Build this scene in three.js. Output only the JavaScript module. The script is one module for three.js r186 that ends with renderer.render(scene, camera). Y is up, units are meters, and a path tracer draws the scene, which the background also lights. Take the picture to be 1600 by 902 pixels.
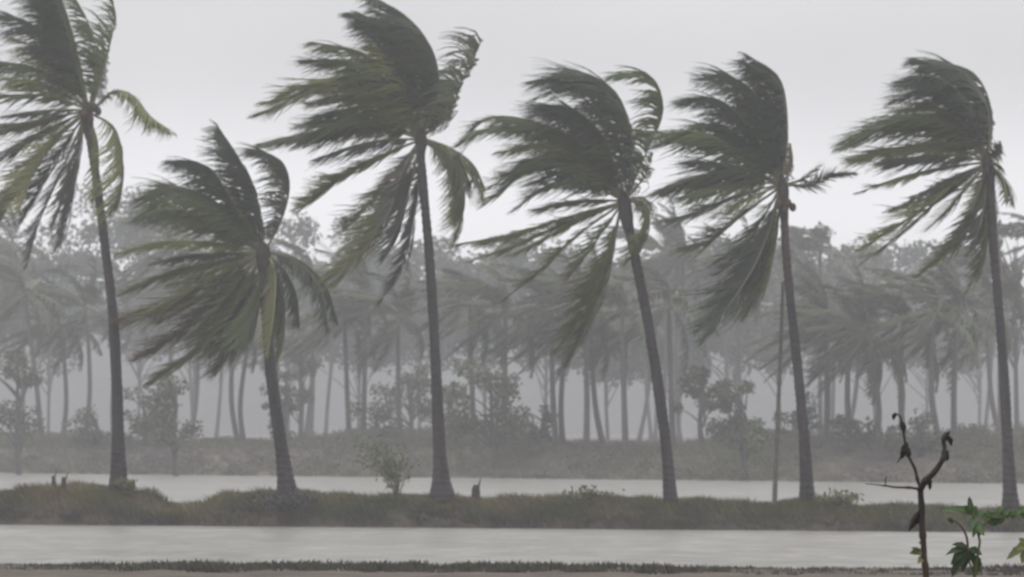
import * as THREE from 'three';
import { mergeGeometries } from 'three/addons/utils/BufferGeometryUtils.js';

// ------------------------------------------------------------------ camera, sky, sun, exposure
const V = (x, y, z) => new THREE.Vector3(x, y, z);
const PW = 1600, PH = 902, F = 4200, EYE = 2.1, HORIZON = 675;      // the photograph's frame and its long lens
const scene = new THREE.Scene();
const camera = new THREE.PerspectiveCamera(2 * Math.atan(PH / 2 / F) * 180 / Math.PI, PW / PH, 0.1, 6000);
camera.position.set(0, EYE, 0);
camera.rotation.x = Math.atan((HORIZON - PH / 2) / F);
camera.updateMatrixWorld(true);
camera.focus = 12; camera.userData.fStop = 6;                        // a soft long-lens shot through rain
const renderer = new THREE.WebGLRenderer({ antialias: true });
renderer.toneMapping = THREE.LinearToneMapping;
renderer.toneMappingExposure = 1.55;
renderer.shadowMap.enabled = true;

let seedState = 12345;
function reseed(s) { seedState = s >>> 0; }
function rnd() { seedState = (seedState + 0x6D2B79F5) >>> 0; let t = seedState; t = Math.imul(t ^ (t >>> 15), t | 1); t ^= t + Math.imul(t ^ (t >>> 7), t | 61); return ((t ^ (t >>> 14)) >>> 0) / 4294967296; }
const rr = (a, b) => a + (b - a) * rnd();
const lerp = (a, b, t) => a + (b - a) * t;
const clamp = (x, a, b) => Math.min(b, Math.max(a, x));
const smooth = (a, b, x) => { const t = clamp((x - a) / (b - a), 0, 1); return t * t * (3 - 2 * t); };
function hash(x, y, s = 0) { let h = Math.imul(x | 0, 374761393) ^ Math.imul(y | 0, 668265263) ^ Math.imul(s | 0, 1442695041); h = Math.imul(h ^ (h >>> 13), 1274126177); return ((h ^ (h >>> 16)) >>> 0) / 4294967296; }
function vnoise(x, y, s = 0, per = 0) {
  const xi = Math.floor(x), yi = Math.floor(y), fx = x - xi, fy = y - yi, u = fx * fx * (3 - 2 * fx), v = fy * fy * (3 - 2 * fy);
  const w = per ? k => ((k % per) + per) % per : k => k;
  return lerp(lerp(hash(w(xi), w(yi), s), hash(w(xi + 1), w(yi), s), u), lerp(hash(w(xi), w(yi + 1), s), hash(w(xi + 1), w(yi + 1), s), u), v);
}
function fbm(x, y, s = 0, oct = 4, per = 0) { let a = 0.5, v = 0, n = 0; for (let o = 0; o < oct; o++) { v += a * vnoise(x, y, s + o, per); n += a; x *= 2; y *= 2; per *= 2; a *= 0.5; } return v / n; }

{ // a rain-heavy overcast sky: even grey, a little lighter low down, faint cloud mottling
  const W = 512, Hh = 256, d = new Float32Array(W * Hh * 4);
  for (let j = 0; j < Hh; j++) for (let i = 0; i < W; i++) {
    const el = (j + 0.5) / Hh * 180 - 90, k = (j * W + i) * 4;
    const m = 1 + 0.22 * (fbm(i / W * 96, j / Hh * 96, 7, 5, 96) - 0.5);
    const L = el < 0 ? 0.55 : lerp(1.46, 0.57, smooth(2.7, 7.9, el)) * lerp(1, 2.3, smooth(9, 80, el)) * m;
    d[k] = L * 0.992; d[k + 1] = L * 0.988; d[k + 2] = L * 1.015; d[k + 3] = 1;
  }
  const sky = new THREE.DataTexture(d, W, Hh, THREE.RGBAFormat, THREE.FloatType);
  sky.mapping = THREE.EquirectangularReflectionMapping; sky.magFilter = THREE.LinearFilter; sky.minFilter = THREE.LinearFilter;
  sky.wrapS = THREE.RepeatWrapping; sky.needsUpdate = true;
  scene.background = sky; scene.environment = sky;
}
const sun = new THREE.DirectionalLight(new THREE.Color(1, 0.98, 0.95), 0.5);
sun.position.set(-30, 90, -70); sun.target.position.set(0, 2, -70);
sun.castShadow = true; sun.shadow.radius = 40; sun.shadow.mapSize.set(2048, 2048);
Object.assign(sun.shadow.camera, { left: -60, right: 60, top: 80, bottom: -80, near: 1, far: 300 });
scene.add(sun, sun.target);
scene.fog = new THREE.FogExp2(new THREE.Color().setRGB(0.975, 0.98, 1.0), 0.0025);   // driving rain

// ------------------------------------------------------------------ helpers
const MPP = z => z / F;                                               // metres per photo pixel at a depth
function at(px, py, depth) {
  const dir = V((px - PW / 2) / F, -(py - PH / 2) / F, -1).applyQuaternion(camera.quaternion);
  return dir.multiplyScalar(depth / -dir.z).add(camera.position);
}
const counts = {};
function numbered(name) { const n = counts[name] = (counts[name] ?? -1) + 1; return n ? `${name}_${String(n).padStart(3, '0')}` : name; }
function shadowed(o) { o.castShadow = true; o.receiveShadow = true; return o; }
function tag(o, label, category, group, kind) {
  if (label) o.userData.label = label; if (category) o.userData.category = category;
  if (group) o.userData.group = group; if (kind) o.userData.kind = kind; return o;
}
function thing(name, p, label, category, group) {
  const g = new THREE.Group(); g.name = numbered(name); g.position.copy(p); scene.add(g);
  return tag(g, label, category, group);
}
function part(parent, name, geo, mat) { const m = shadowed(new THREE.Mesh(geo, mat)); m.name = name; parent.add(m); return m; }
function structure(name, geo, mat, label, category) {
  const m = shadowed(new THREE.Mesh(geo, mat)); m.name = name; scene.add(m);
  return tag(m, label, category, null, 'structure');
}
class GeoSink {                                                       // collects triangles with vertex colours
  constructor() { this.p = []; this.c = []; this.i = []; }
  vert(x, y, z, col) { this.p.push(x, y, z); this.c.push(col[0], col[1], col[2]); return this.p.length / 3 - 1; }
  tri(a, b, c) { this.i.push(a, b, c); }
  build() {
    const g = new THREE.BufferGeometry();
    g.setAttribute('position', new THREE.Float32BufferAttribute(this.p, 3));
    g.setAttribute('color', new THREE.Float32BufferAttribute(this.c, 3));
    g.setIndex(this.i); g.computeVertexNormals(); return g;
  }
}
function noiseTexture(size, fn, srgb = false) {
  const d = new Uint8Array(size * size * 4);
  for (let j = 0; j < size; j++) for (let i = 0; i < size; i++) {
    const v = fn(i / size, j / size), k = (j * size + i) * 4;
    const c = Array.isArray(v) ? v : [v, v, v];
    for (let n = 0; n < 3; n++) d[k + n] = clamp(c[n], 0, 1) * 255;
    d[k + 3] = 255;
  }
  const t = new THREE.DataTexture(d, size, size);
  t.wrapS = t.wrapT = THREE.RepeatWrapping; t.magFilter = THREE.LinearFilter; t.minFilter = THREE.LinearMipmapLinearFilter; t.generateMipmaps = true;
  if (srgb) t.colorSpace = THREE.SRGBColorSpace; t.needsUpdate = true; return t;
}
// tube along points with a radius function; geometry carries uv in metres
function tube(pts, radius, opt = {}) {
  const curve = new THREE.CatmullRomCurve3(pts, false, 'centripetal'), n = opt.rings ?? 60, s = opt.sides ?? 10, len = curve.getLength();
  const pos = [], uv = [], idx = [], col = [];
  let N = V(1, 0, 0);
  for (let k = 0; k <= n; k++) {
    const t = k / n, p = curve.getPointAt(t), T = curve.getTangentAt(t);
    N = N.clone().sub(T.clone().multiplyScalar(N.dot(T))).normalize(); const B = T.clone().cross(N);
    for (let j = 0; j <= s; j++) {
      const a = j / s * Math.PI * 2, r = radius(t, a, t * len);
      pos.push(p.x + r * (Math.cos(a) * N.x + Math.sin(a) * B.x), p.y + r * (Math.cos(a) * N.y + Math.sin(a) * B.y), p.z + r * (Math.cos(a) * N.z + Math.sin(a) * B.z));
      uv.push(j / s * 0.9, t * len);
      if (opt.color) { const c = opt.color(t, a); col.push(c[0], c[1], c[2]); }
    }
  }
  for (let k = 0; k < n; k++) for (let j = 0; j < s; j++) { const a = k * (s + 1) + j, b = a + s + 1; idx.push(a, a + 1, b, b, a + 1, b + 1); }
  for (const k of [0, n]) { // caps
    const c = pos.length / 3, p = curve.getPointAt(k / n); pos.push(p.x, p.y, p.z); uv.push(0.45, k / n * len); if (opt.color) col.push(...opt.color(k / n, 0));
    for (let j = 0; j < s; j++) { const a = k * (s + 1) + j; k ? idx.push(a, a + 1, c) : idx.push(a + 1, a, c); }
  }
  const g = new THREE.BufferGeometry();
  g.setAttribute('position', new THREE.Float32BufferAttribute(pos, 3));
  g.setAttribute('uv', new THREE.Float32BufferAttribute(uv, 2));
  if (opt.color) g.setAttribute('color', new THREE.Float32BufferAttribute(col, 3));
  g.setIndex(idx); g.computeVertexNormals(); return g;
}
const shifted = (pts, b) => pts.map(p => p.clone().sub(b));

// ------------------------------------------------------------------ materials
const barkTex = noiseTexture(256, (u, v) => { const n = fbm(u * 10, v * 16, 3, 4, 0) * 0.6 + 0.4 * fbm(u * 40, v * 40, 5, 2); const c = 0.40 + 0.22 * n - (vnoise(u * 3, v * 60, 9) > 0.72 ? 0.07 : 0); return [c, c * 0.965, c * 0.965]; }, true);
const barkBump = noiseTexture(256, (u, v) => fbm(u * 14, v * 30, 11, 4));
const waterBump = noiseTexture(512, (u, v) => 0.55 * fbm(u * 20, v * 34, 21, 4, 0) + 0.45 * Math.pow(fbm(u * 90, v * 90, 31, 2), 2));
const waterTint = noiseTexture(256, (u, v) => { const n = 0.5 * fbm(u * 8, v * 16, 41, 5, 8) + 0.5 * Math.pow(vnoise(u * 64, v * 64, 45, 64), 2); return [0.42 + 0.22 * n, 0.41 + 0.215 * n, 0.385 + 0.21 * n]; }, true);
const soilTex = noiseTexture(256, (u, v) => { const n = fbm(u * 8, v * 8, 51, 5, 8), m = fbm(u * 4, v * 4, 61, 3, 4); return [0.30 + 0.2 * n, 0.265 + 0.18 * n + 0.02 * m, 0.24 + 0.16 * n]; }, true);
const soilBump = noiseTexture(256, (u, v) => fbm(u * 16, v * 16, 71, 4, 16));
const std = o => new THREE.MeshStandardMaterial(o);
const M = {
  trunk: std({ map: barkTex, bumpMap: barkBump, bumpScale: 0.02, roughness: 0.9, vertexColors: true }),
  leaf: new THREE.MeshPhysicalMaterial({ vertexColors: true, roughness: 0.5, specularIntensity: 0.6, side: THREE.DoubleSide, transmission: 0.2, thickness: 0 }),
  rachis: std({ vertexColors: true, roughness: 0.7 }),
  sheath: std({ color: new THREE.Color().setRGB(0.045, 0.036, 0.03), bumpMap: barkBump, bumpScale: 0.03, roughness: 1 }),
  water: std({ map: waterTint, bumpMap: waterBump, bumpScale: 0.14, roughness: 0.38, metalness: 0 }),
  soil: std({ map: soilTex, bumpMap: soilBump, bumpScale: 0.08, roughness: 0.95 }),
  grass: std({ roughness: 0.85, side: THREE.DoubleSide, vertexColors: true }),
  twig: std({ vertexColors: true, roughness: 0.8 }),
  bush: std({ vertexColors: true, roughness: 0.8, side: THREE.DoubleSide }),
};

// ------------------------------------------------------------------ the lie of the land
const bundFront = x => 58.5 - 0.22 * clamp(x, -60, 60), farEdge = x => 121 - 0.6 * clamp(x, -90, 60), nearEdge = x => 40.0 - 0.09 * clamp(x, -40, 40);
const bundTop = [[-60, 770], [0, 767], [80, 761], [140, 758], [190, 764], [225, 768], [252, 784], [290, 792], [312, 791], [345, 774], [400, 769], [460, 766], [520, 773], [600, 777], [640, 774], [700, 777], [800, 780], [900, 780], [960, 774], [1050, 783], [1100, 780], [1150, 787], [1200, 787], [1280, 777], [1345, 791], [1400, 790], [1500, 797], [1600, 801], [1700, 800]];
function bundHeight(x) {
  const z = bundFront(x) + 1.6, px = 800 + x / z * F;
  let py = bundTop[bundTop.length - 1][1];
  if (px <= bundTop[0][0]) py = bundTop[0][1];
  else for (let k = 1; k < bundTop.length; k++) if (px <= bundTop[k][0]) { const [a, b] = [bundTop[k - 1], bundTop[k]]; py = lerp(a[1], b[1], smooth(a[0], b[0], px)); break; }
  return EYE - (py + 9 - HORIZON) * MPP(z);
}
function bundY(x, q) {                                               // q metres behind the bund's front edge
  const h = bundHeight(x) + 0.07 * (fbm(x * 1.7, q * 1.7, 81, 3) - 0.5);
  const rise = q < 1.5 ? smooth(-0.15, 1.5, q) * 0.75 + 0.25 * smooth(-0.1, 0.35, q) : 1 - smooth(3.0, 5.5, q);
  return -0.15 + (h + 0.15) * rise + 0.05 * (fbm(x * 4, q * 4, 91, 3) - 0.5);
}
function sheet(xs, rows, f) {                                         // grid: f(x, row) -> [x, y, z]
  const pos = [], uv = [], idx = [], n = xs.length;
  for (const r of rows) for (const x of xs) { const p = f(x, r); pos.push(...p); uv.push(p[0] / 4, p[2] / 4); }
  for (let j = 0; j + 1 < rows.length; j++) for (let i = 0; i + 1 < n; i++) { const a = j * n + i, b = a + n; idx.push(a, a + 1, b, b, a + 1, b + 1); }
  const g = new THREE.BufferGeometry();
  g.setAttribute('position', new THREE.Float32BufferAttribute(pos, 3)); g.setAttribute('uv', new THREE.Float32BufferAttribute(uv, 2));
  g.setIndex(idx); g.computeVertexNormals(); return g;
}
const range = (a, b, n) => Array.from({ length: n + 1 }, (_, k) => lerp(a, b, k / n));
const farRise = (x, q) => -0.1 + 1.25 * smooth(-0.5, 7, q) + 0.25 * smooth(0, 30, q) + 0.22 * (fbm(x * 0.35, q * 0.35, 101, 4) - 0.5) * smooth(0, 3, q);
structure('ground', sheet(range(-1500, 1500, 60), range(40, -2500, 60), (x, z) => [x, -0.6, z]), M.soil, 'low ground stretching beneath ponds and groves to the horizon', 'ground');
const wetEarth = M.soil.clone(); wetEarth.color.setRGB(0.42, 0.4, 0.4);
structure('embankment', sheet(range(-70, 70, 900), range(-0.4, 5.6, 30), (x, q) => [x, bundY(x, q), -(bundFront(x) + q)]), wetEarth, 'narrow earth bund between the two ponds, row of palms growing on it', 'embankment');
structure('far_bank', sheet([...range(-160, -50, 20).slice(0, -1), ...range(-50, 45, 190), ...range(45, 140, 20).slice(1)], [...range(-0.6, 12, 26), 16, 22, 30, 45, 70, 110, 180, 300, 500, 800], (x, q) => [x * (1 + Math.max(0, q - 20) / 200), farRise(x, q), -(farEdge(x) + q)]), M.soil, 'brown far bank beyond the water under the hazy grove', 'bank');
const mud = M.soil.clone(); mud.color.setRGB(0.56, 0.535, 0.505);
structure('near_bank', sheet(range(-30, 30, 120), [...range(-0.3, 4, 20), 6, 9, 13, 18, 24, 30, 36, 42, 50], (x, q) => [x, -0.08 + 0.2 * smooth(-0.25, 0.5, q) + 0.33 * smooth(4, 30, q) + 0.09 * (fbm(x * 2, q * 2, 111, 4) - 0.5), -(nearEdge(x) - q)]), mud, 'muddy near bank along the bottom edge of the picture', 'bank');
{
  const w1 = sheet(range(-70, 70, 20), [0, 1], (x, r) => [x, 0, -(r ? bundFront(x) + 1.2 : nearEdge(x) - 0.3)]);
  waterTint.repeat.set(0.16, 0.16); waterBump.repeat.set(0.22, 0.22);
  structure('pond_water', w1, M.water, 'pale rain-pocked muddy water in front of the palm row', 'water');
  const w2 = sheet(range(-160, 140, 40), [0, 1], (x, r) => [x, 0, -(r ? farEdge(x) + 1.5 : bundFront(x) + 4.6)]);
  const m2 = structure('pond_water_behind', w2, M.water, 'bright strip of water between the palm row and far bank', 'water'); m2.name = 'pond_water_001';
}

// ------------------------------------------------------------------ grass and scrub (nobody could count it)
function tuftGeometry(blades, h, w, spread, seed) {
  reseed(seed); const s = new GeoSink();
  for (let b = 0; b < blades; b++) {
    const a = rr(0, 6.28), r0 = rr(0, spread), hh = h * rr(0.5, 1.1), lean = rr(0.1, 0.7) * hh, x = Math.cos(a) * r0, z = Math.sin(a) * r0, dx = Math.cos(a) * lean - 0.35 * hh, dz = Math.sin(a) * lean, ww = w * rr(0.7, 1.2), f = rr(0, 6.28), wx = Math.cos(f) * ww, wz = Math.sin(f) * ww, c = [1, 1, 1].map(() => rr(0.75, 1.2));
    const A = s.vert(x - wx, 0, z - wz, c), B = s.vert(x + wx, 0, z + wz, c), C = s.vert(x + dx * 0.4 - wx * 0.8, hh * 0.6, z + dz * 0.4 - wz * 0.8, c), D = s.vert(x + dx * 0.4 + wx * 0.8, hh * 0.6, z + dz * 0.4 + wz * 0.8, c), E = s.vert(x + dx, hh * 0.95, z + dz, c);
    s.tri(A, B, C); s.tri(C, B, D); s.tri(C, D, E);
  }
  return s.build();
}
function scatter(name, geo, mat, n, place, label, category) {
  const im = shadowed(new THREE.InstancedMesh(geo, mat, n)), m = new THREE.Matrix4(), q = new THREE.Quaternion(), c = new THREE.Color();
  for (let k = 0; k < n; k++) { const r = place(k); q.setFromAxisAngle(V(0, 1, 0), r.turn ?? rr(-0.9, 0.9)); m.compose(r.p, q, V(r.s, r.s * (r.sy ?? 1), r.s)); im.setMatrixAt(k, m); im.setColorAt(k, c.setRGB(...r.c)); }
  im.name = name; scene.add(im); return tag(im, label, category, null, 'stuff');
}
const mix3 = (a, b, t) => a.map((v, k) => lerp(v, b[k], clamp(t, 0, 1)));
const OLIVE = [0.135, 0.125, 0.052], STRAW = [0.23, 0.175, 0.095], DARKG = [0.07, 0.088, 0.04], EARTH = [0.058, 0.05, 0.05];
reseed(501);
scatter('bund_grass', tuftGeometry(11, 0.21, 0.01, 0.16, 77), M.grass, 22000, k => {
  const x = rr(-19, 19), q = Math.pow(rnd(), 0.8) * 4.2, y = bundY(x, q);
  const n = fbm(x * 0.8, q * 0.9, 121, 3), m = fbm(x * 0.35 + 9, q * 0.4, 131, 3), low = 1 - smooth(0.2, 1.0, q);
  let c = mix3(OLIVE, STRAW, (n - 0.42) * 3.2); c = mix3(c, DARKG, (m - 0.45) * 3.5); c = mix3(c, EARTH, low * 0.7 + (fbm(x * 1.3, q, 141, 2) > 0.62 ? 0.4 : 0));
  return { p: V(x, y - 0.02, -(bundFront(x) + q)), s: rr(0.45, 1.05) * (0.75 + 0.7 * n) * (fbm(x * 2.3, q, 125, 3) > 0.62 ? 1.25 : 0.85) * (q < 0.2 ? 0.7 : 1), c };
}, 'olive and straw coloured grass covering the bund under the palms', 'grass');
reseed(502);
scatter('near_grass', tuftGeometry(12, 0.14, 0.011, 0.16, 78), M.grass, 5000, k => {
  const x = rr(-9, 9), q = Math.pow(rnd(), 3) * 2.2 - 0.1, n = fbm(x * 1.1, q, 151, 3), m = fbm(x * 0.5, 3, 155, 3);
  return { p: V(x, -0.03 + 0.13 * smooth(-0.25, 0.5, q), -(nearEdge(x) - q)), s: rr(0.35, 0.75) * (0.75 + 0.7 * smooth(0.4, 0.7, m)), c: mix3([0.035, 0.027, 0.021], [0.062, 0.052, 0.033], n * 1.2) };
}, 'thin dark grass along the water edge at picture bottom', 'grass');
const leafClump = (seed, n, size, spread, tall = 1) => { reseed(seed); const s = new GeoSink(); for (let k = 0; k < n; k++) addLeafQuad(s, V(rr(-1, 1) * spread, (rr(-1, 1) * spread) * tall, rr(-1, 1) * spread), size * rr(0.6, 1.3), [rr(0.8, 1.2), rr(0.85, 1.2), rr(0.8, 1.15)]); return s.build(); };
function addLeafQuad(s, p, size, c, dirBias) {
  const d = V(rr(-1, 1), rr(-1, 1), rr(-1, 1)); if (dirBias) d.add(dirBias); d.normalize();
  const e = V(rr(-1, 1), rr(-1, 1), rr(-1, 1)).cross(d).normalize().multiplyScalar(size * 0.28); d.multiplyScalar(size);
  const A = s.vert(p.x, p.y, p.z, c), B = s.vert(p.x + d.x * 0.5 + e.x, p.y + d.y * 0.5 + e.y, p.z + d.z * 0.5 + e.z, c), C = s.vert(p.x + d.x, p.y + d.y, p.z + d.z, c), D = s.vert(p.x + d.x * 0.5 - e.x, p.y + d.y * 0.5 - e.y, p.z + d.z * 0.5 - e.z, c);
  s.tri(A, B, C); s.tri(A, C, D);
}
reseed(503);
scatter('far_scrub', leafClump(79, 60, 0.15, 0.4, 0.7), M.grass, 9000, k => {
  const x = rr(-50, 42), q = rr(0.3, 16), tall = smooth(0.4, 0.75, fbm(x * 0.16, 2, 191, 3)) * smooth(3, 8, q), n = fbm(x * 0.25, q * 0.4, 161, 4), m = fbm(x * 0.12 + 5, q * 0.2, 171, 3);
  return { p: V(x, farRise(x, q) + 0.12 + rnd() * tall * 0.9, -(farEdge(x) + q)), s: rr(0.35, 0.9) * (0.5 + 1.0 * n), turn: rr(0, 6.28), c: mix3(mix3([0.17, 0.142, 0.13], [0.14, 0.148, 0.085], (m - 0.42) * 4), [0.13, 0.115, 0.1], n * 0.7) };
}, 'grey brown scrub over the far bank beyond the water', 'scrub');

// ------------------------------------------------------------------ palm fronds
const WIND = V(-1, -0.22, 0.12).normalize();
function frondGeometry(pts, o) {                                      // pts: rachis points; returns [leaflets, midrib]
  const curve = new THREE.CatmullRomCurve3(pts, false, 'centripetal'), L = curve.getLength(), s = new GeoSink();
  const n = o.n ?? Math.round(36 * L), len = o.len ?? 0.85, k0 = o.wind ?? 0.75, wdt = o.w ?? 0.0195, droop = o.droop ?? 0.5, roll = o.roll ?? 0, seed = o.seed ?? 1, start = o.start ?? 0.1;
  const col = o.col ?? [0.05, 0.058, 0.036], tipcol = o.tip ?? col, segs = o.segs ?? 4;
  for (let k = 0; k <= n; k++) {
    const t = start + (1 - start) * (k / n), p = curve.getPointAt(Math.min(1, t)), T = curve.getTangentAt(Math.min(1, t));
    let S = T.clone().cross(V(0.45, 0.9, 0.05)); if (S.lengthSq() < 0.02) S = V(0, 0, 1); S.normalize();
    const U = S.clone().cross(T).normalize(); if (U.y < -0.2) U.negate();
    S.applyAxisAngle(T, roll); U.applyAxisAngle(T, roll);
    const prof = Math.pow(Math.sin(Math.PI * clamp(0.16 + (o.fan ? 0.62 : 0.80) * ((t - start) / (1 - start)), 0, 1)), 0.75);
    const gust = fbm(t * 9, seed * 3.7, 201, 2) - 0.5, gust2 = fbm(t * 22, seed * 5.1, 211, 2) - 0.5;
    for (const side of [-1, 1]) {
      if (rnd() < (o.gap ?? 0.05) || vnoise(t * 30, side * 3 + seed * 2.3, 221) > 0.74) continue;
      const a = lerp(1.15, 0.35, t) + rr(-0.12, 0.12);
      const nat = T.clone().multiplyScalar(Math.cos(a)).addScaledVector(S, side * Math.sin(a) * 0.8).addScaledVector(U, 0.12).addScaledVector(V(0, -1, 0), droop * Math.sin(a)).normalize();
      const fl = rr(-0.25, 0.25) * (o.fan ? 0.3 : 1), w = WIND.clone().add(V(rr(-0.1, 0.1), gust * 0.9 + gust2 * 1.1 + rr(-0.2, 0.2), rr(-0.25, 0.25) + gust * 0.5)).normalize();
      const ll = len * prof * rr(0.6, 1.15) * (1 + gust2 * 0.6), c = mix3(col, tipcol, (t - 0.45) * 1.8).map(v => v * rr(0.78, 1.2));
      let q = p.clone(), prev = null;
      for (let m = 0; m <= segs; m++) {
        const u = m / segs, d = nat.clone().lerp(w, clamp(k0 * (0.35 + 0.9 * u), 0, 1)).add(V(0, -0.22 * u * u + fl * Math.sin(u * 4), 0)).normalize();
        let wd = T.clone().addScaledVector(U, 0.25); wd.addScaledVector(d, -wd.dot(d)); if (wd.lengthSq() < 0.05) wd = U.clone().addScaledVector(S, side * 0.5).addScaledVector(d, -U.dot(d)); wd.normalize();
        const ww = wdt * (u < 0.3 ? 0.7 + u : 1.0 - 0.85 * (u - 0.3) / 0.7) * Math.max(0.5, prof);
        const A = s.vert(q.x + wd.x * ww, q.y + wd.y * ww, q.z + wd.z * ww, c), B = s.vert(q.x - wd.x * ww, q.y - wd.y * ww, q.z - wd.z * ww, c);
        if (prev) { s.tri(prev[0], prev[1], A); s.tri(A, prev[1], B); }
        prev = [A, B]; q.addScaledVector(d, ll / segs);
      }
    }
  }
  const r0 = o.r ?? 0.034, rc = o.rib ?? [0.13, 0.125, 0.07];
  const rib = tube(pts, t => lerp(r0, 0.006, Math.pow(t, 0.7)), { rings: o.ribRings ?? 16, sides: 5, color: () => rc });
  return [s.build(), rib];
}
const GREEN = [0.076, 0.098, 0.034], DEEP = [0.044, 0.059, 0.032], OLV = [0.13, 0.138, 0.044], BROWN = [0.10, 0.066, 0.038], GREYP = [0.075, 0.07, 0.068], PALE = [0.10, 0.11, 0.07];
function nearPalm(spec) {
  const dB = spec.depth, b = at(spec.trunk[0][0], spec.trunk[0][1] + 6, dB);
  const g = thing('coconut_palm', b, spec.label, 'palm tree', null);
  const tp = spec.trunk.map(([x, y]) => at(x, y, dB)); tp[0].copy(b).add(V(0, -0.15, 0));
  const r0 = spec.w[0] * 0.4 * MPP(dB), r1 = spec.w[1] * 0.41 * MPP(dB), flare = spec.flare ?? 0.5;
  part(g, 'trunk', tube(shifted(tp, b), (t, a, s) => (lerp(r0, r1, Math.pow(t, 0.8)) * (1 + flare * 1.3 * Math.exp(-Math.max(0, s - 0.22) / 0.36) + 0.25 * Math.exp(-s / 1.0) + 0.12 * (vnoise(s * 1.1, spec.seed, 3) - 0.5)) + 0.011 * Math.pow(Math.abs(Math.sin(s * 21 + 0.9 * Math.sin(a + s) + 2 * vnoise(s * 2, 1, 8))), 5) + 0.008 * (vnoise(a * 2, s * 6, 5) - 0.5)), { rings: 300, sides: 14, color: (t, a) => mix3(mix3([0.09, 0.08, 0.09], [0.3, 0.27, 0.27], fbm(a * 1.2 + 9, t * 9, spec.seed, 3) * 1.6 - 0.35), (spec.topCol ?? [0.62, 0.55, 0.52]).map(v => v * 0.38), smooth(0.6, 1, t)) }), M.trunk);
  const hub = at(spec.hub[0], spec.hub[1], dB), top = tp[tp.length - 1];
  part(g, 'leaf_sheath', tube(shifted([top.clone().lerp(hub, -0.35), top, hub, hub.clone().add(V(-0.05, 0.3, 0))], b), (t, a, s) => r1 * (1 + 0.45 * Math.sin(Math.PI * t)) * (1 + 0.3 * (vnoise(a * 3, s * 9, 17) - 0.5)) * (1 - 0.75 * smooth(0.7, 1, t)), { rings: 24, sides: 14 }), M.sheath);
  if (spec.nuts) for (const [x, y, dz, r] of spec.nuts) {
    const p = at(x, y, dB + dz).sub(b), n = new THREE.SphereGeometry(r * MPP(dB), 12, 10); n.scale(0.9, 1.15, 0.9); n.translate(p.x, p.y, p.z);
    part(g, 'coconut', n, M.nut ??= std({ color: new THREE.Color().setRGB(0.055, 0.03, 0.018), roughness: 0.7 }));
  }
  const fill = [], asCurve = f => new THREE.CatmullRomCurve3(f[0].map(([x, y]) => V(x, y, 0)), false, 'centripetal');
  spec.fronds.forEach((f, i) => {                                     // the younger fronds between those that stand out
    const nx = spec.fronds[i + 1]; if (!nx) return;
    const a = f[0][f[0].length - 1], c = nx[0][nx[0].length - 1]; if (Math.hypot(a[0] - c[0], a[1] - c[1]) > 170) return;
    const ca = asCurve(f), cc = asCurve(nx), w = 0.35 + 0.3 * hash(i, spec.seed), sc = 0.6 + 0.22 * hash(i, spec.seed, 4), o = f[1] ?? {};
    fill.push([[0, 0.34, 0.67, 1].map(t => { const p = ca.getPointAt(t * sc).lerp(cc.getPointAt(t * sc), w); return [p.x, p.y]; }), { ...o, dup: 0, label: undefined, dz: (hash(i, spec.seed, 9) - 0.4) * 2.6, col: [GREEN, OLV, DEEP][Math.floor(hash(i, spec.seed, 2) * 3)] }]);
  });
  [...spec.fronds, ...fill].forEach((f, fi) => {
    const [path, o = {}] = f, copies = 1 + (o.dup ?? 0);
    for (let c = 0; c < copies; c++) {
      reseed(spec.seed * 1000 + fi * 37 + c * 7);
      const dz = (o.dz ?? rr(-1.1, 1.1)) + (c ? (c % 2 ? 1 : -1) * rr(0.5, 1.2) : 0), jx = c ? rr(-10, 13) : 0, jy = c ? rr(-7, 20) : 0, nP = path.length;
      const pts = path.map(([x, y], k) => { const t = k / (nP - 1), w = t * t * 0.6 + t * 0.4; return at(x + jx * w * 1.6, y + jy * w * 1.6 + (path[nP - 1][1] < spec.hub[1] - 90 ? (spec.settle ?? 0) * w : 0), dB + dz * w).sub(b); });
      const base = pts[0]; pts[0] = base.lerp(hub.clone().sub(b), 0.25);
      const [lf, rib] = frondGeometry(pts, { seed: spec.seed + fi * 1.3 + c * 5, roll: rr(-0.35, 0.35), ...o, len: (o.len ?? 0.85) * 1.35 * rr(0.9, 1.1), wind: Math.min(0.95, (o.wind ?? 0.75) * 1.12), col: (t => (o.col ?? (path[path.length - 1][1] > spec.hub[1] + 45 ? OLV : GREEN)).map(v => v * t))(rr(0.75, 1.35)) });
      const m = part(g, 'frond', lf, M.leaf); part(m, 'midrib', rib, M.rachis);
      if (o.label) m.userData.label = o.label;
    }
  });
  return g;
}
const depthAt = (px, q = 1.6) => { const k = (px - 800) / F; return (58.5 + q) / (1 + 0.22 * k); };
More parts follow.
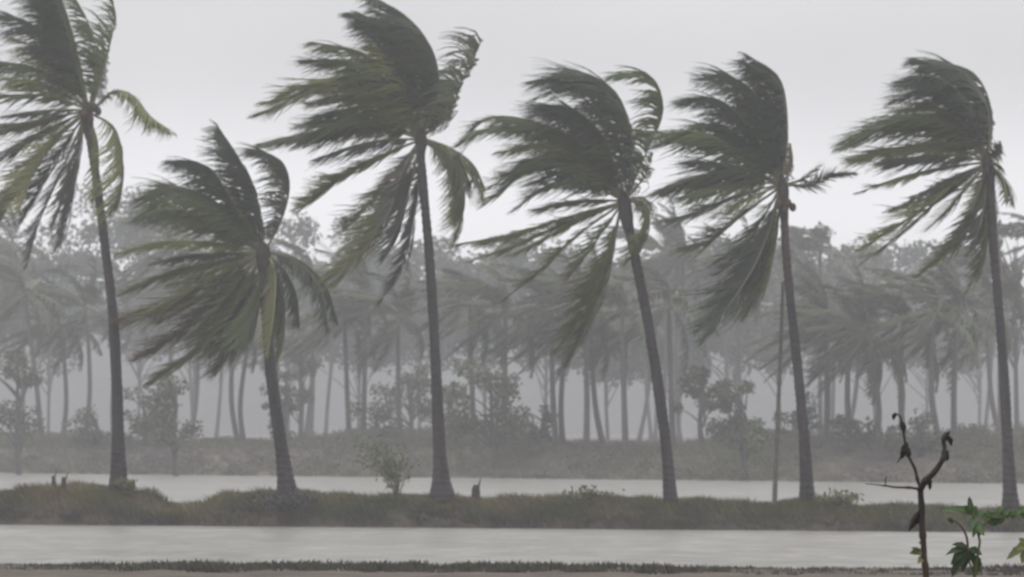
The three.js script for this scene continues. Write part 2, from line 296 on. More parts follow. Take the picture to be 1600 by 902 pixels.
nearPalm({
  seed: 1, depth: depthAt(185), label: 'leftmost tall coconut palm, crown cut by the left picture edge', w: [25, 14], flare: 0.45,
  trunk: [[185, 764], [184, 690], [182, 600], [175, 480], [163, 380], [151, 285], [138, 205]], hub: [136, 172], topCol: [0.68, 0.56, 0.5],
  nuts: [[146, 168, -0.25, 7], [153, 174, -0.2, 6], [131, 180, -0.25, 7], [141, 186, -0.25, 6]],
  fronds: [
    [[[137, 165], [108, 70], [85, 0], [55, -60]], { col: DEEP, dup: 2 }], [[[137, 165], [120, 80], [100, 10], [70, -70]], { col: DEEP, dup: 1, wind: 0.55 }],
    [[[134, 160], [85, 70], [30, 28], [-40, 25]], { col: DEEP }], [[[132, 165], [75, 115], [10, 98], [-60, 110]], { dup: 0 }],
    [[[130, 168], [75, 150], [0, 150], [-60, 165]], { rib: [0.2, 0.2, 0.13], len: 0.6 }], [[[130, 175], [75, 185], [0, 205], [-60, 245]], { col: OLV, dup: 1 }],
    [[[128, 182], [70, 235], [15, 320], [-20, 380]], { dup: 1 }], [[[130, 188], [95, 270], [60, 350], [42, 415]], { col: GREYP, tip: [0.17, 0.165, 0.16], len: 0.6, gap: 0.25, wind: 0.45 }],
    [[[132, 188], [118, 260], [105, 330], [88, 388]], { len: 0.5, wind: 0.35, col: GREYP, dup: 1 }],
    [[[145, 180], [178, 200], [190, 260], [182, 310], [160, 348]], { len: 0.75, wind: 0.55, col: OLV, dz: -0.6 }],
    [[[148, 172], [180, 142], [208, 150], [235, 182], [273, 208]], { len: 0.5, wind: 0.42, col: OLV, dup: 1 }],
    [[[148, 160], [166, 90], [178, 30], [170, -30]], { len: 0.6, wind: 0.6, gap: 0.15 }], [[[142, 160], [150, 85], [135, 30], [110, -15]], { len: 0.6, gap: 0.15 }],
    [[[136, 175], [95, 205], [55, 262], [30, 330]], { col: OLV, dz: -1.2 }],
  ],
});
nearPalm({
  seed: 2, settle: 20, depth: depthAt(450), label: 'shortest coconut palm, low crown second from the left', w: [24, 19], flare: 0.45,
  trunk: [[450, 766], [443, 725], [432, 650], [422, 570], [416, 490], [413, 420]], hub: [411, 394],
  fronds: [
    [[[412, 388], [404, 335], [382, 255], [345, 188]], { col: DEEP, dup: 2, wind: 0.6 }], [[[408, 388], [365, 315], [325, 250], [280, 232]], { col: DEEP, dup: 1 }],
    [[[405, 390], [345, 325], [270, 290], [205, 315]], { dup: 2 }], [[[402, 394], [340, 380], [260, 378], [185, 396]], { len: 0.5, rib: [0.2, 0.2, 0.1], col: OLV }],
    [[[402, 396], [340, 408], [260, 428], [188, 462]], { dup: 1, len: 0.65 }], [[[402, 398], [340, 432], [260, 470], [190, 500]], { tip: BROWN, col: OLV, label: 'frond with rusty brown tip', dup: 1 }],
    [[[402, 402], [350, 455], [280, 520], [212, 562]], { col: [0.06, 0.05, 0.035], tip: BROWN, dup: 1, dz: -0.8 }],
    [[[405, 404], [360, 480], [300, 550], [235, 598]], { tip: [0.09, 0.075, 0.045], dup: 1, wind: 0.55 }], [[[408, 406], [390, 470], [365, 530], [330, 585]], { col: OLV, wind: 0.45, dup: 1 }],
    [[[418, 396], [428, 420], [428, 480], [418, 555]], { len: 0.6, wind: 0.3, rib: [0.28, 0.28, 0.14], col: OLV, dz: -1.0 }],
    [[[420, 400], [438, 440], [444, 500], [434, 562]], { len: 0.6, wind: 0.45 }], [[[418, 394], [462, 408], [500, 450], [513, 512]], { len: 0.55, wind: 0.35, droop: 0.9, col: DEEP, dup: 1 }],
    [[[416, 388], [438, 345], [452, 280], [440, 240], [408, 218]], { fan: 1, len: 0.7, wind: 0.88, droop: 0.1, w: 0.025, col: PALE, gap: 0.05 }],
    [[[404, 394], [330, 350], [260, 330], [210, 345]], { dz: 1.4 }],
  ],
});
nearPalm({
  seed: 3, depth: depthAt(690), label: 'tallest coconut palm, crown reaching the top edge near the middle', w: [23, 15], flare: 0.75,
  trunk: [[691, 770], [686, 690], [681, 580], [676, 480], [669, 380], [662, 300], [657, 240]], hub: [658, 214],
  fronds: [
    [[[663, 208], [683, 140], [668, 65], [625, 18], [570, -8]], { col: DEEP, dup: 2, len: 0.95 }], [[[660, 208], [645, 115], [605, 50], [545, 20]], { col: DEEP, dup: 2 }],
    [[[657, 208], [625, 135], [565, 82], [492, 66]], { dup: 2 }], [[[654, 210], [600, 145], [525, 122], [415, 162]], { dup: 2, col: OLV }],
    [[[652, 212], [600, 175], [530, 172], [465, 198]], { dup: 1 }], [[[652, 216], [590, 198], [510, 202], [405, 224]], { len: 0.65, wind: 0.45, droop: 0.9, dup: 1 }],
    [[[652, 222], [610, 238], [550, 268], [465, 332]], { dup: 1, len: 0.7 }], [[[652, 228], [615, 305], [570, 380], [505, 438]], { dup: 2, wind: 0.55, len: 0.8 }],
    [[[656, 235], [648, 330], [630, 410], [592, 476]], { wind: 0.4, len: 0.55, col: GREYP, dup: 0 }],
    [[[664, 208], [700, 180], [722, 125], [748, 75]], { fan: 1, len: 0.8, wind: 0.9, droop: 0.1, w: 0.026, gap: 0.03, col: PALE }], [[[664, 212], [690, 185], [705, 140], [712, 95]], { len: 0.6, wind: 0.85, gap: 0.3, dz: 1 }],
    [[[664, 218], [705, 232], [740, 258], [757, 292]], { len: 0.5, wind: 0.25, droop: 0.9, dup: 1 }], [[[662, 222], [705, 248], [724, 300], [712, 352]], { len: 0.7, wind: 0.5, dup: 1 }],
    [[[654, 225], [628, 270], [612, 320], [600, 350]], { len: 0.5, gap: 0.3, col: GREYP, dz: -1.2 }],
  ],
});
nearPalm({
  seed: 4, settle: 17, depth: depthAt(1048), label: 'coconut palm leaning left, between the tallest palm and the one beside the thin pole', w: [21, 18], flare: 0.3, topCol: [0.66, 0.52, 0.5],
  trunk: [[1049, 786], [1041, 700], [1028, 600], [1011, 495], [993, 405], [981, 350]], hub: [975, 315],
  fronds: [
    [[[983, 305], [985, 215], [958, 140], [900, 105], [835, 112]], { col: DEEP, dup: 2, len: 0.95 }], [[[978, 305], [935, 200], [880, 155], [832, 165]], { col: DEEP, dup: 2 }],
    [[[972, 308], [905, 222], [835, 190], [765, 184], [718, 228]], { dup: 1, len: 0.75 }], [[[970, 308], [905, 250], [840, 248], [768, 292]], { dup: 2 }],
    [[[968, 310], [910, 285], [855, 292], [800, 330]], { len: 0.6, dup: 0 }], [[[966, 318], [890, 338], [805, 364], [715, 382]], { dup: 1, len: 0.6, rib: [0.18, 0.16, 0.1], col: OLV }],
    [[[966, 322], [910, 362], [850, 418], [788, 468]], { len: 0.5, tip: BROWN, label: 'narrow frond with brown tip' }], [[[968, 328], [948, 410], [915, 480], [868, 552]], { len: 0.75, wind: 0.5, dup: 1, col: OLV }],
    [[[980, 308], [1008, 240], [1036, 165], [1020, 112], [982, 100]], { fan: 1, len: 0.75, wind: 0.9, droop: 0.1, w: 0.026, gap: 0.03 }], [[[982, 312], [1008, 318], [1014, 350], [990, 382]], { len: 0.5, wind: 0.5, dup: 1 }],
    [[[982, 308], [1008, 275], [1020, 240]], { len: 0.45, dup: 0 }], [[[975, 310], [925, 230], [870, 200], [810, 215]], { dz: 1.5 }],
  ],
});
nearPalm({
  seed: 5, settle: 14, depth: depthAt(1262), label: 'coconut palm standing just right of the thin leaning pole', w: [21, 15], flare: 0.3, topCol: [0.85, 0.55, 0.47],
  trunk: [[1262, 777], [1257, 690], [1247, 580], [1236, 475], [1228, 390], [1225, 330]], hub: [1223, 290],
  nuts: [[1231, 318, -0.25, 7], [1239, 324, -0.15, 6], [1218, 320, -0.25, 7], [1226, 328, -0.25, 6]],
  fronds: [
    [[[1223, 280], [1229, 195], [1216, 120], [1165, 82]], { col: DEEP, dup: 2, len: 0.9 }], [[[1220, 280], [1200, 175], [1155, 118], [1102, 108]], { col: DEEP, dup: 1 }],
    [[[1218, 280], [1170, 195], [1122, 148], [1068, 148]], { dup: 1, col: DEEP }], [[[1216, 280], [1160, 238], [1095, 206], [1018, 215]], { dup: 1 }],
    [[[1214, 284], [1155, 272], [1085, 278], [1015, 305]], { len: 0.75, wind: 0.45, droop: 0.8, dup: 1 }], [[[1212, 290], [1150, 305], [1090, 330], [1035, 345]], { gap: 0.3, col: PALE, len: 0.7 }],
    [[[1214, 296], [1160, 335], [1115, 372], [1070, 385]], { gap: 0.2 }], [[[1216, 302], [1188, 390], [1145, 455], [1092, 515]], { dup: 2, len: 0.85, wind: 0.5, col: DEEP }],
    [[[1219, 308], [1208, 400], [1185, 460], [1162, 500]], { dup: 1, len: 0.6, wind: 0.4 }], [[[1228, 290], [1262, 288], [1300, 272], [1336, 270]], { len: 0.38, wind: 0.15, col: BROWN.map(v => v * 0.7), tip: DEEP, gap: 0.2, droop: 0.2 }],
    [[[1225, 285], [1238, 255], [1236, 225]], { len: 0.3, col: [0.13, 0.1, 0.05], label: 'short yellowing frond' }], [[[1215, 282], [1160, 225], [1110, 195], [1060, 215]], { dz: 1.4 }],
  ],
});
nearPalm({
  seed: 6, settle: 12, depth: depthAt(1580), label: 'rightmost coconut palm, standing behind the green leafy shrub', w: [21, 16], flare: 0.4,
  trunk: [[1580, 788], [1575, 700], [1569, 590], [1561, 480], [1552, 375], [1547, 290]], hub: [1543, 255],
  fronds: [
    [[[1545, 245], [1545, 170], [1512, 110], [1440, 84]], { col: DEEP, dup: 2, len: 0.9 }], [[[1542, 245], [1515, 165], [1462, 118], [1398, 122]], { col: DEEP, dup: 2 }],
    [[[1540, 246], [1495, 195], [1430, 178], [1322, 222]], { dup: 2 }], [[[1538, 248], [1475, 225], [1405, 230], [1332, 250]], { col: OLV, dup: 1 }],
    [[[1537, 254], [1475, 262], [1410, 276], [1340, 302]], { len: 0.4 }], [[[1537, 260], [1485, 290], [1425, 338], [1345, 390]], { len: 0.7, dup: 1, gap: 0.12 }],
    [[[1540, 265], [1525, 330], [1495, 380], [1448, 422]], { len: 0.55, col: OLV, wind: 0.5, dup: 1 }], [[[1543, 268], [1545, 350], [1535, 410], [1512, 456]], { len: 0.5, wind: 0.45 }],
    [[[1547, 258], [1566, 275], [1576, 310]], { len: 0.35, wind: 0.3, dup: 1 }], [[[1546, 250], [1554, 240], [1564, 222]], { len: 0.3, wind: 0.2 }],
    [[[1540, 262], [1532, 290], [1518, 330]], { len: 0.4, col: [0.12, 0.12, 0.045], dz: -0.9 }], [[[1541, 256], [1500, 275], [1455, 305], [1385, 330]], { len: 0.5, gap: 0.2, dz: 0.9 }],
  ],
});
{ // the thin pole beside the fifth palm
  const d = depthAt(1210, 1.9), b = at(1210, 786, d);
  const g = thing('thin_pole', b, 'thin leaning grey pole left of the palm with the brown stub', 'pole');
  part(g, 'shaft', tube(shifted([at(1210, 792, d), at(1214, 690, d), at(1219, 570, d), at(1224, 440, d)], b), (t, a, s) => 0.055 * (1 - 0.35 * t) * (1 + 0.08 * Math.exp(-Math.pow(((s % 0.6) - 0.3) / 0.03, 2))), { rings: 90, sides: 8, color: () => [0.7, 0.72, 0.6] }), M.trunk);
}

// ------------------------------------------------------------------ plants and stumps on the bund
function bushyPlant(name, px, py, depth, hPx, wPx, n, size, cols, label, category, seed, upward = 1) {
  reseed(seed); const b = at(px, py, depth), g = thing(name, b, label, category), h = hPx * MPP(depth), w = wPx / 2 * MPP(depth);
  const stems = [], s = new GeoSink();
  for (let k = 0; k < 14; k++) {
    const a = rr(0, 6.28), e = V(Math.cos(a) * w * rr(0.4, 1) - 0.3 * h, h * rr(0.65, 1) * (1 - 0.3 * Math.abs(Math.cos(a))), Math.sin(a) * w * 0.8), m = V(e.x * 0.35, e.y * 0.55, e.z * 0.35);
    stems.push(tube([V(0, -0.08, 0), m, e], t => lerp(0.014, 0.004, t), { rings: 8, sides: 5, color: () => [0.10, 0.09, 0.06] }));
    const cv = new THREE.CatmullRomCurve3([V(0, 0, 0), m, e]);
    for (let q = 0; q < n / 14; q++) { const t = rr(0.25, 1.02), p = cv.getPoint(Math.min(1, t)); p.add(V(rr(-1, 1), rr(-1, 1), rr(-1, 1)).multiplyScalar(0.11 * w / 0.7)); addLeafQuad(s, p, size * rr(0.6, 1.3), mix3(cols[0], cols[1], rnd()), V(-0.4, 0.7 * upward, 0)); }
  }
  part(g, 'stems', mergeGeometries(stems), M.rachis); tag(part(g, 'foliage', s.build(), M.bush), null, null, null, 'stuff');
  return g;
}
bushyPlant('shrub', 622, 778, depthAt(622, 1.9), 100, 135, 1000, 0.085, [[0.13, 0.15, 0.09], [0.2, 0.21, 0.14]], 'feathery pale green shrub left of the tallest palm', 'shrub', 31);
bushyPlant('bush', 204, 775, depthAt(204, 1.3), 34, 40, 420, 0.10, [[0.12, 0.12, 0.05], [0.16, 0.15, 0.06]], 'small yellow green bush at the foot of the leftmost palm', 'bush', 32);
bushyPlant('bush', 1320, 792, depthAt(1320, 1.3), 22, 90, 400, 0.09, [[0.11, 0.115, 0.055], [0.15, 0.14, 0.07]], 'low olive bush right of the palm by the thin pole', 'bush', 33);
bushyPlant('bush', 920, 790, depthAt(920, 1.6), 22, 120, 420, 0.10, [[0.09, 0.1, 0.045], [0.12, 0.115, 0.055]], 'low green bush left of the leaning palm base', 'bush', 34);
bushyPlant('bush', 465, 800, depthAt(465, 0.7), 34, 130, 620, 0.1, [[0.05, 0.045, 0.05], [0.075, 0.065, 0.07]], 'dark purple grey bush below the shortest palm', 'bush', 35);
function stump(px, py, hPx, wPx, depth, lean, label, seed) {
  reseed(seed); const b = at(px, py, depth), g = thing('stump', b, label, 'stump', null), k = MPP(depth), h = hPx * k, w = wPx * k / 2;
  part(g, 'wood', tube([V(0, -0.1, 0), V(lean * 0.4, h * 0.5, 0), V(lean, h, 0)], (t, a) => w * (1 - 0.45 * t) * (1 + 0.35 * (vnoise(a * 2 + seed, t * 6, 3) - 0.5)), { rings: 14, sides: 9, color: () => [0.26, 0.2, 0.17] }), M.trunk);
  part(g, 'splinter', tube([V(lean * 0.5, h * 0.5, 0), V(lean + 0.05, h * 1.0, 0.02), V(lean * 1.3 + 0.08, h * 1.5, 0.03)], t => w * 0.35 * (1 - 0.8 * t), { rings: 8, sides: 6, color: () => [0.24, 0.18, 0.15] }), M.trunk);
}
stump(84, 764, 20, 9, depthAt(84, 1.8), -0.02, 'left of two small dark stumps near the leftmost palm', 41);
stump(98, 763, 17, 11, depthAt(98, 1.7), 0.03, 'right of two small dark stumps near the leftmost palm', 42);
stump(742, 778, 20, 17, depthAt(742, 1.7), 0.04, 'broken brown stump right of the tallest palm base', 43);

// ------------------------------------------------------------------ the hazy grove beyond the water
const crownSets = [];
for (let c = 0; c < 5; c++) {
  reseed(600 + c * 13); const set = [], nF = 15;
  for (let f = 0; f < nF; f++) {
    const az = f / nF * 6.283 + rr(-0.25, 0.25), el = rr(-0.55, 1.25), L = rr(2.5, 3.5), out = V(Math.cos(az), 0, Math.sin(az));
    const pts = [V(0, 0, 0)]; let d = out.clone().multiplyScalar(Math.cos(el)).add(V(0, Math.sin(el), 0)), p = V(0, 0, 0);
    for (let k = 1; k <= 4; k++) { d.lerp(WIND, 0.22).add(V(0, -0.16, 0)).normalize(); p = p.clone().addScaledVector(d, L / 4); pts.push(p); }
    const [lf, rib] = frondGeometry(pts, { n: 40, w: 0.05, len: 0.8, wind: 0.6, seed: c * 7 + f, segs: 2, r: 0.04, ribRings: 6, col: mix3([0.05, 0.068, 0.036], [0.115, 0.118, 0.055], rnd()) });
    set.push([lf, rib]);
  }
  crownSets.push(set);
}
const HIDDEN = 'hazy coconut palm deep in the crowded grove across the water';
function farPalm(hx, hy, bx, depth, set, label, group, scale = 1) {
  const hub = at(hx, hy, depth), bq = at(bx, 700, depth), q = depth - farEdge(bq.x); bq.y = farRise(bq.x, Math.max(0, q)) - 0.15;
  const g = thing('distant_palm', bq, label, 'palm tree', group), top = hub.clone().sub(bq), bow = V((hash(hx, hy) - 0.5) * 0.8, 0, 0);
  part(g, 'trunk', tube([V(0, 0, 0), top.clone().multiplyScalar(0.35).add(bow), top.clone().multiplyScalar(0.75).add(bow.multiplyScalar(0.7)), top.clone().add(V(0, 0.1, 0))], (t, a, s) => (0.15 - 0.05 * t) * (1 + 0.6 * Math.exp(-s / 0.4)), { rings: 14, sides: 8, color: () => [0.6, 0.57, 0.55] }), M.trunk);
  for (const [lf, rib] of crownSets[set]) { const m = part(g, 'frond', lf, M.leaf); m.position.copy(top); m.scale.setScalar(scale); part(m, 'midrib', rib, M.rachis); }
  return g;
}
// seen one by one: hub x, hub y, base x, depth, crown, label
const seen = [
  [38, 430, 66, 146, 0, 'hazy leaning palm nearest the left picture edge across the water'],
  [92, 455, 95, 152, 1, 'hazy upright palm second from the left picture edge across the water'],
  [132, 440, 130, 150, 2, 'hazy palm just left of the leftmost big palm trunk, across the water'],
  [372, 455, 374, 140, 3, 'hazy palm with thin trunk just left of the shortest palm trunk'],
  [392, 480, 382, 143, 4, 'hazy thin palm beside the shortest palm trunk, right one of a close pair'],
  [538, 440, 547, 138, 0, 'left one of two close hazy trunks between shortest and tallest palm'],
  [572, 430, 567, 136, 1, 'right one of two close hazy trunks between shortest and tallest palm'],
  [622, 450, 626, 133, 2, 'hazy palm whose trunk rises behind the feathery shrub'],
  [735, 430, 742, 131, 3, 'hazy palm first right of the tallest palm trunk'],
  [790, 440, 788, 128, 4, 'hazy palm rising through the broad grey tree in the middle'],
  [862, 450, 870, 127, 0, 'hazy thin trunk under the hanging frond tip of the leaning palm'],
  [888, 470, 880, 129, 1, 'hazy thinner trunk close beside another, under the hanging frond tip'],
  [912, 440, 916, 125, 2, 'clearest straight hazy trunk left of the leaning palm'],
  [925, 465, 945, 127, 3, 'hazy trunk tilted left, beside the clearest straight hazy trunk'],
  [972, 450, 978, 123, 4, 'hazy palm just left of the leaning palm trunk'],
  [1045, 440, 1052, 124, 0, 'hazy palm just right of the leaning palm trunk'],
  [1290, 480, 1290, 121, 1, 'hazy palm first right of the palm by the thin pole'],
  [1330, 470, 1335, 119, 2, 'hazy palm second right of the palm by the thin pole'],
  [1352, 490, 1366, 118, 3, 'hazy palm with yellowish crown leaning left above the dead twig'],
  [1412, 450, 1414, 120, 4, 'hazy palm directly behind the left fork of the dead twig'],
  [1462, 440, 1474, 117, 0, 'hazy thick leaning trunk behind the right fork of the dead twig'],
  [1498, 450, 1492, 119, 1, 'hazy trunk right beside the thick leaning one, right of the twig'],
];
for (const [hx, hy, bx, d, set, label] of seen) farPalm(hx, hy + 22 + 30 * hash(hx, bx), bx, d, set, label, undefined, 1.2);
reseed(700);
const zones = [[-70, 45], [175, 340], [425, 520], [995, 1090], [1120, 1325], [1535, 1660]];
for (let k = 0; k < 30; k++) {                                        // behind those, crowns run together
  const zn = zones[k % zones.length], bx = rr(zn[0], zn[1]), px = bx + rr(-32, 32), d = farEdge((px - 800) / F * 130) + rr(30, 90), y = (px < 340 ? 400 : 425) + rr(-45, 95);
  farPalm(px, y, bx, d, k % 5, HIDDEN, 'crowded hazy palms across the water', rr(1.2, 1.6));
}
function broadTree(name, px, topPy, basePy, depth, wPx, n, size, cols, label, seed, low = 0.35, group) {
  reseed(seed); const b = at(px, basePy, depth); b.y = farRise(b.x, Math.max(0, depth - farEdge(b.x))) - 0.1;
  const g = thing(name, b, label, 'tree', group), H = at(px, topPy, depth).y - b.y, R = wPx / 2 * MPP(depth), wood = [], s = new GeoSink(), blobs = [];
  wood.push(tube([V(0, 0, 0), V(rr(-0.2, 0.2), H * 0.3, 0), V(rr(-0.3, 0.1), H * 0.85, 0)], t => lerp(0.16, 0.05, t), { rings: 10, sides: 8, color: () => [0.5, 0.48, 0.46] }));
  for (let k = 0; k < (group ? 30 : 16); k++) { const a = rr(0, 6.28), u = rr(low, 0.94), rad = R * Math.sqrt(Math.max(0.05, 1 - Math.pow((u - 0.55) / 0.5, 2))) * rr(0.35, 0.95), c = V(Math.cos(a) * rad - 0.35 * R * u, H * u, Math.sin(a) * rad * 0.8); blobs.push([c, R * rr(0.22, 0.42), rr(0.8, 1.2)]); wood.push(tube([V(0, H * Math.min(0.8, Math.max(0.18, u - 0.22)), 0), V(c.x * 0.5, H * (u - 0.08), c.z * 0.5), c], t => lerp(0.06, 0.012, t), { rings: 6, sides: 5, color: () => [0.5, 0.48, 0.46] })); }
  for (let k = 0; k < n; k++) { const [c, r, tone] = blobs[Math.floor(rnd() * blobs.length)], v = V(rr(-1, 1), rr(-1, 1), rr(-1, 1)).normalize().multiplyScalar(r * Math.pow(rnd(), 0.4)); v.y *= 0.75; addLeafQuad(s, v.add(c), size * rr(0.6, 1.3), mix3(cols[0], cols[1], rnd()).map(x => x * tone), V(-0.6, -0.2, 0)); }
  part(g, 'trunk', mergeGeometries(wood), M.trunk); tag(part(g, 'crown', s.build(), M.bush), null, null, null, 'stuff');
}
const GT = [[0.055, 0.073, 0.042], [0.12, 0.13, 0.068]];
broadTree('broadleaf_tree', 775, 555, 705, 124, 150, 2600, 0.24, GT, 'broad grey tree in the middle, right of the tallest palm trunk', 51);
broadTree('broadleaf_tree', 1165, 585, 705, 116, 105, 2200, 0.22, GT, 'rounded hazy tree left of the thin pole across the water', 52);
broadTree('broadleaf_tree', 1100, 570, 705, 124, 85, 1100, 0.22, GT, 'small open hazy tree right of the leaning palm trunk', 53, 0.5);
broadTree('broadleaf_tree', 275, 585, 705, 128, 120, 1900, 0.24, GT, 'hazy low tree under the left side of the shortest palm', 54);
broadTree('broadleaf_tree', 1283, 315, 700, 165, 100, 3600, 0.3, GT, 'tall domed hazy tree rising right of the palm by the thin pole', 55, 0.5);
broadTree('broadleaf_tree', 30, 545, 705, 132, 130, 1700, 0.24, GT, 'hazy low tree at the left picture edge across the water', 56);
broadTree('broadleaf_tree', 640, 560, 705, 150, 110, 1500, 0.24, GT, 'hazy low tree behind the tallest palm trunk', 57);
broadTree('broadleaf_tree', 470, 520, 700, 150, 90, 1500, 0.24, GT, 'hazy tree right of the shortest palm trunk', 58);
broadTree('broadleaf_tree', 1590, 330, 700, 150, 110, 3000, 0.3, GT, 'tall hazy tree at the right picture edge behind the last palm', 59, 0.4);
[[225, 600, 90, 'grey green bush right of the leftmost big palm trunk, across the water'], [447, 575, 60, 'narrow hazy tree touching the right side of the shortest palm trunk'], [588, 630, 95, 'low hazy bush behind the feathery shrub, across the water'], [706, 600, 70, 'hazy bush just right of the tallest palm trunk, across the water'], [848, 632, 70, 'low hazy bush right of the broad grey tree'], [1255, 608, 90, 'hazy bush right of the palm by the pole, across the water'], [1345, 645, 80, 'low hazy bush left of the dead twig, across the water'], [150, 640, 90, 'low hazy bush left of the leftmost big palm trunk']].forEach(([px, py, w, label], k) => broadTree('hazy_bush', px, py, 705, farEdge((px - 800) / F * 124) + 7 + k % 3, w, 900, 0.2, GT, label, 400 + k, 0.12));
broadTree('broadleaf_tree', 1440, 640, 700, 116, 120, 900, 0.2, [[0.07, 0.08, 0.05], [0.1, 0.1, 0.065]], 'low hazy green thicket behind the dead twig', 60, 0.2);
const canopy = 'hazy broad crown merging with others behind the grove palms';
[[-30, 330], [75, 350], [215, 290], [300, 320], [450, 365], [560, 335], [655, 375], [760, 372], [850, 362], [950, 392], [1060, 385], [1150, 372], [1220, 362], [1370, 355], [1450, 372], [1530, 378]].forEach(([px, py], k) => broadTree('canopy_tree', px, py, 700, 205 + (k * 37 % 40), 190 + (k * 53 % 70), 7000, 0.5, GT, canopy, 300 + k, 0.38, 'crowded hazy broad crowns across the water'));
reseed(800);
scatter('distant_forest', leafClump(88, 60, 2.0, 2.6, 0.9), M.grass, 9000, k => {
  const x = rr(-240, 240), tree = Math.floor(x / 6), top = 26 + 8 * hash(tree, 3) + 7 * fbm(x * 0.03, 1, 181, 3), y = rnd() * top;
  return { p: V(x + rr(-2, 2), y + 1, -(rr(620, 700))), s: rr(0.7, 1.3), turn: rr(0, 6.28), c: mix3([0.04, 0.05, 0.04], [0.07, 0.075, 0.05], hash(tree, 5)) };
}, 'far forest fading into the rain behind the grove trunks', 'forest');

// ------------------------------------------------------------------ plants close to the camera
const FD = 7;
const fp = (zx, zy, dz = 0) => at(1330 + zx / 3.315, 630 + zy / 3.315, FD + dz);      // enlarged corner of the photograph
function leafShape(p, tip, width, sag, face, cols, seed) {            // a lance-shaped leaf with a folded midrib, base to tip
  reseed(seed); const s = new GeoSink(), d = tip.clone().sub(p), L = d.length(), n = 8; d.normalize();
  const wd = d.clone().cross(face).normalize(), up = wd.clone().cross(d).normalize(); let last = null; const c0 = mix3(cols[0], cols[1], rnd());
  for (let k = 0; k <= n; k++) {
    const t = k / n, w = width / 2 * Math.pow(Math.sin(Math.PI * Math.pow(clamp(t, 0.02, 1), 0.75)), 0.9) * (1 + 0.12 * Math.sin(t * 19 + seed)), q = p.clone().addScaledVector(d, L * t).addScaledVector(V(0, -1, 0), sag * L * (t * t - t)).addScaledVector(up, 0.02 * L * Math.sin(t * 7 + seed));
    const e = up.clone().multiplyScalar(w * 0.35), c = c0.map(v => v * rr(0.85, 1.15));
    const A = s.vert(q.x - wd.x * w + e.x, q.y - wd.y * w + e.y, q.z - wd.z * w + e.z, c), B = s.vert(q.x, q.y, q.z, c.map(v => v * 1.3)), C = s.vert(q.x + wd.x * w + e.x, q.y + wd.y * w + e.y, q.z + wd.z * w + e.z, c);
    if (last) { s.tri(last[0], last[1], A); s.tri(A, last[1], B); s.tri(last[1], last[2], B); s.tri(B, last[2], C); }
    last = [A, B, C];
  }
  return s.build();
}
function witheredLeaf(p, tip, width, seed) {                          // a curled, crumpled dead leaf
  reseed(seed); const cv = [p, p.clone().lerp(tip, 0.5).add(V(rr(-0.004, 0.004), 0, rr(-0.01, 0.01))), tip];
  return tube(cv, (t, a) => Math.max(0.0015, width / 2 * Math.pow(Math.sin(Math.PI * clamp(t * 0.96 + 0.03, 0, 1)), 0.7) * (0.55 + 0.9 * vnoise(a * 1.3 + seed, t * 5, 7)) * (0.6 + 0.4 * Math.abs(Math.sin(a * 1.5 + seed)))), { rings: 16, sides: 11, color: (t) => mix3([0.010, 0.007, 0.006], [0.028, 0.017, 0.013], vnoise(t * 9, seed, 3)) });
}
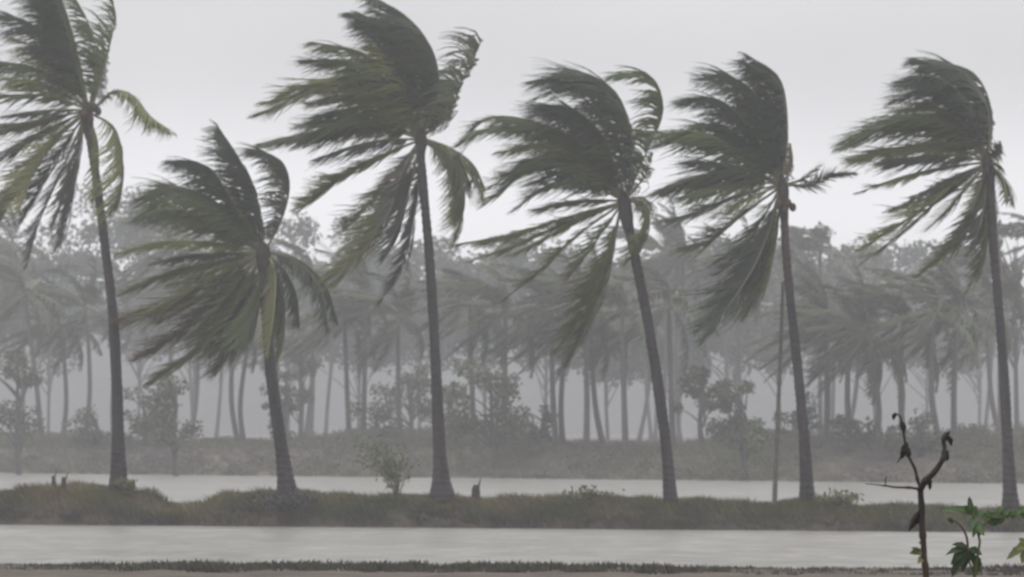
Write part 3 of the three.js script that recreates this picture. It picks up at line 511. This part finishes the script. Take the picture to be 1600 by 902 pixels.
{
  const foot = fp(400, 902); foot.y = 0.42; const g = thing('dead_twig', foot, 'dark forked dead twig with withered leaves, bottom right foreground', 'twig');
  const P = a => a.map(([x, y, dz]) => fp(x, y, dz ?? 0).sub(foot)), dark = () => [0.02, 0.013, 0.011], red = t => mix3([0.07, 0.036, 0.02], [0.02, 0.013, 0.011], smooth(0.75, 1, t));
  const bump = (r0, r1) => (t, a, s) => lerp(r0, r1, t) * (1 + 0.3 * (vnoise(a * 1.5, s * 45, 9) - 0.5) + 0.35 * Math.exp(-Math.pow(((s % 0.075) - 0.035) / 0.006, 2)));
  part(g, 'stem', tube([V(0.02, -0.05, 0), V(0.01, 0.6, 0), ...P([[388, 902], [377, 760], [368, 620], [366, 540], [360, 450]])], bump(0.0075, 0.0075), { rings: 120, sides: 9, color: red }), M.twig);
  part(g, 'branch', tube(P([[362, 460], [345, 400], [330, 340], [306, 292], [286, 240], [276, 180], [264, 115]]), bump(0.0042, 0.0028), { rings: 50, sides: 7, color: dark }), M.twig);
  part(g, 'branch', tube(P([[264, 120], [262, 90], [252, 66], [238, 58], [226, 80]]), bump(0.0022, 0.0014), { rings: 24, sides: 6, color: dark }), M.twig);
  part(g, 'branch', tube(P([[356, 455], [385, 405, -0.02], [425, 365, -0.03], [455, 325, -0.03], [482, 275, -0.03], [484, 225, -0.02], [478, 195, -0.02], [495, 165, -0.02]]), bump(0.0095, 0.0045), { rings: 60, sides: 8, color: dark }), M.twig);
  part(g, 'branch', tube(P([[356, 446], [300, 438, 0.02], [240, 437, 0.05], [175, 428, 0.07], [75, 418, 0.1]]), bump(0.0042, 0.0012), { rings: 50, sides: 6, color: dark }), M.twig);
  part(g, 'branch', tube(P([[180, 428, 0.06], [178, 400, 0.07], [184, 380, 0.07]]), t => 0.0016, { rings: 10, sides: 5, color: dark }), M.twig);
  let n = 0;
  for (const [x0, y0, x1, y1, w] of [[292, 205, 262, 288, 0.015], [284, 225, 298, 285, 0.011], [258, 92, 276, 160, 0.010], [232, 50, 222, 90, 0.006], [472, 245, 498, 300, 0.013], [505, 245, 478, 300, 0.010], [480, 205, 512, 148, 0.012], [492, 165, 520, 222, 0.008], [370, 540, 300, 662, 0.013], [366, 585, 330, 628, 0.012], [402, 380, 408, 452, 0.008], [262, 270, 240, 308, 0.003]])
    part(g, 'withered_leaf', witheredLeaf(fp(x0, y0).sub(foot), fp(x1, y1, 0.01).sub(foot), w * 1.5, 60 + n++), M.twig);
  for (const [x0, y0, x1, y1, w] of [[372, 770, 300, 782, 0.02], [370, 790, 312, 748, 0.016], [374, 800, 345, 832, 0.018], [372, 745, 350, 720, 0.012]])
    part(g, 'leaf', leafShape(fp(x0, y0).sub(foot), fp(x1, y1, -0.02).sub(foot), w, 0.15, V(0.3, 0.5, 1), [[0.05, 0.07, 0.02], [0.11, 0.11, 0.035]], 90 + n++), M.leaf).userData.label = 'small green leaf low on the stem';
}
function leafyPlant(footZx, label, stems, leaves, cols, dz0, width = 0.78) {
  const foot = fp(footZx, 902, dz0); foot.y = 0.42; const g = thing('leafy_shrub', foot, label, 'shrub'); let n = 0;
  for (const [pts, r] of stems) part(g, 'stem', tube([...(pts[0][1] > 880 ? [V(0, -0.05, 0), V(0.01, 0.6, 0)] : []), ...pts.map(([x, y, dz]) => fp(x, y, dz0 + (dz ?? 0)).sub(foot))], t => lerp(r, r * 0.55, t), { rings: 40, sides: 7, color: t => mix3([0.08, 0.06, 0.035], [0.07, 0.09, 0.03], t) }), M.twig);
  for (const [x0, y0, x1, y1, w, tone = 1, dz = 0] of leaves)
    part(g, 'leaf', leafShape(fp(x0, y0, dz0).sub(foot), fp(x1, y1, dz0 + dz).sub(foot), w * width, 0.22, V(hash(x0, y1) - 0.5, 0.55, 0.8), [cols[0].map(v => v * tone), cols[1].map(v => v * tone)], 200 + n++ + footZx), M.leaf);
}
leafyPlant(640, 'green leafy shrub in front of the rightmost palm, drooping leaves below', [
  [[[640, 902], [655, 800], [668, 720], [650, 640], [628, 575]], 0.006], [[[605, 800], [600, 700], [575, 645], [535, 610], [500, 598]], 0.004], [[[660, 690], [700, 620], [760, 590], [830, 585]], 0.004], [[[640, 902], [610, 820], [600, 745]], 0.005], [[[800, 590], [860, 578], [905, 560]], 0.003]],
  [[625, 575, 470, 556, 0.028], [628, 570, 520, 545, 0.022, 0.8], [620, 575, 612, 482, 0.022], [625, 575, 585, 530, 0.02], [630, 580, 650, 530, 0.02], [640, 600, 680, 560, 0.022, 1.1], [635, 600, 618, 660, 0.026, 1.0, -0.03], [650, 620, 690, 690, 0.03, 1.2, -0.03], [655, 640, 630, 700, 0.02],
    [700, 615, 690, 565, 0.02], [720, 605, 735, 640, 0.026, 0.8], [730, 600, 700, 560, 0.022], [755, 592, 780, 535, 0.022, 0.9], [765, 592, 740, 640, 0.026, 0.8], [780, 590, 825, 545, 0.024], [790, 590, 770, 632, 0.026], [810, 587, 700, 590, 0.028, 0.75], [815, 590, 835, 560, 0.02], [860, 578, 835, 605, 0.026], [870, 576, 905, 540, 0.026], [880, 572, 915, 600, 0.03], [850, 582, 890, 545, 0.022],
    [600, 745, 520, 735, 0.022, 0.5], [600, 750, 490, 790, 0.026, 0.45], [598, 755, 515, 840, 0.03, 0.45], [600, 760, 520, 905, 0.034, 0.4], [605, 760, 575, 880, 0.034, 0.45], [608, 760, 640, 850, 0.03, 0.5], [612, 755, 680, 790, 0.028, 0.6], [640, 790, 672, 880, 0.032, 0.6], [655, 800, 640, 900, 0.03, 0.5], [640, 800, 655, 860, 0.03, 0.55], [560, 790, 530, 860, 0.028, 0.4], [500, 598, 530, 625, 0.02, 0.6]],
  [[0.035, 0.065, 0.02], [0.07, 0.12, 0.032]], 0.15);
leafyPlant(930, 'yellow green leaves entering at the lower right picture edge', [[[[930, 902], [925, 820], [905, 740]], 0.005]],
  [[905, 745, 805, 812, 0.03], [905, 740, 850, 760, 0.028], [905, 735, 868, 700, 0.022], [905, 740, 935, 690, 0.022], [912, 760, 885, 835, 0.03], [915, 765, 950, 820, 0.03]],
  [[0.07, 0.085, 0.025], [0.14, 0.14, 0.04]], 0.05);

renderer.render(scene, camera);
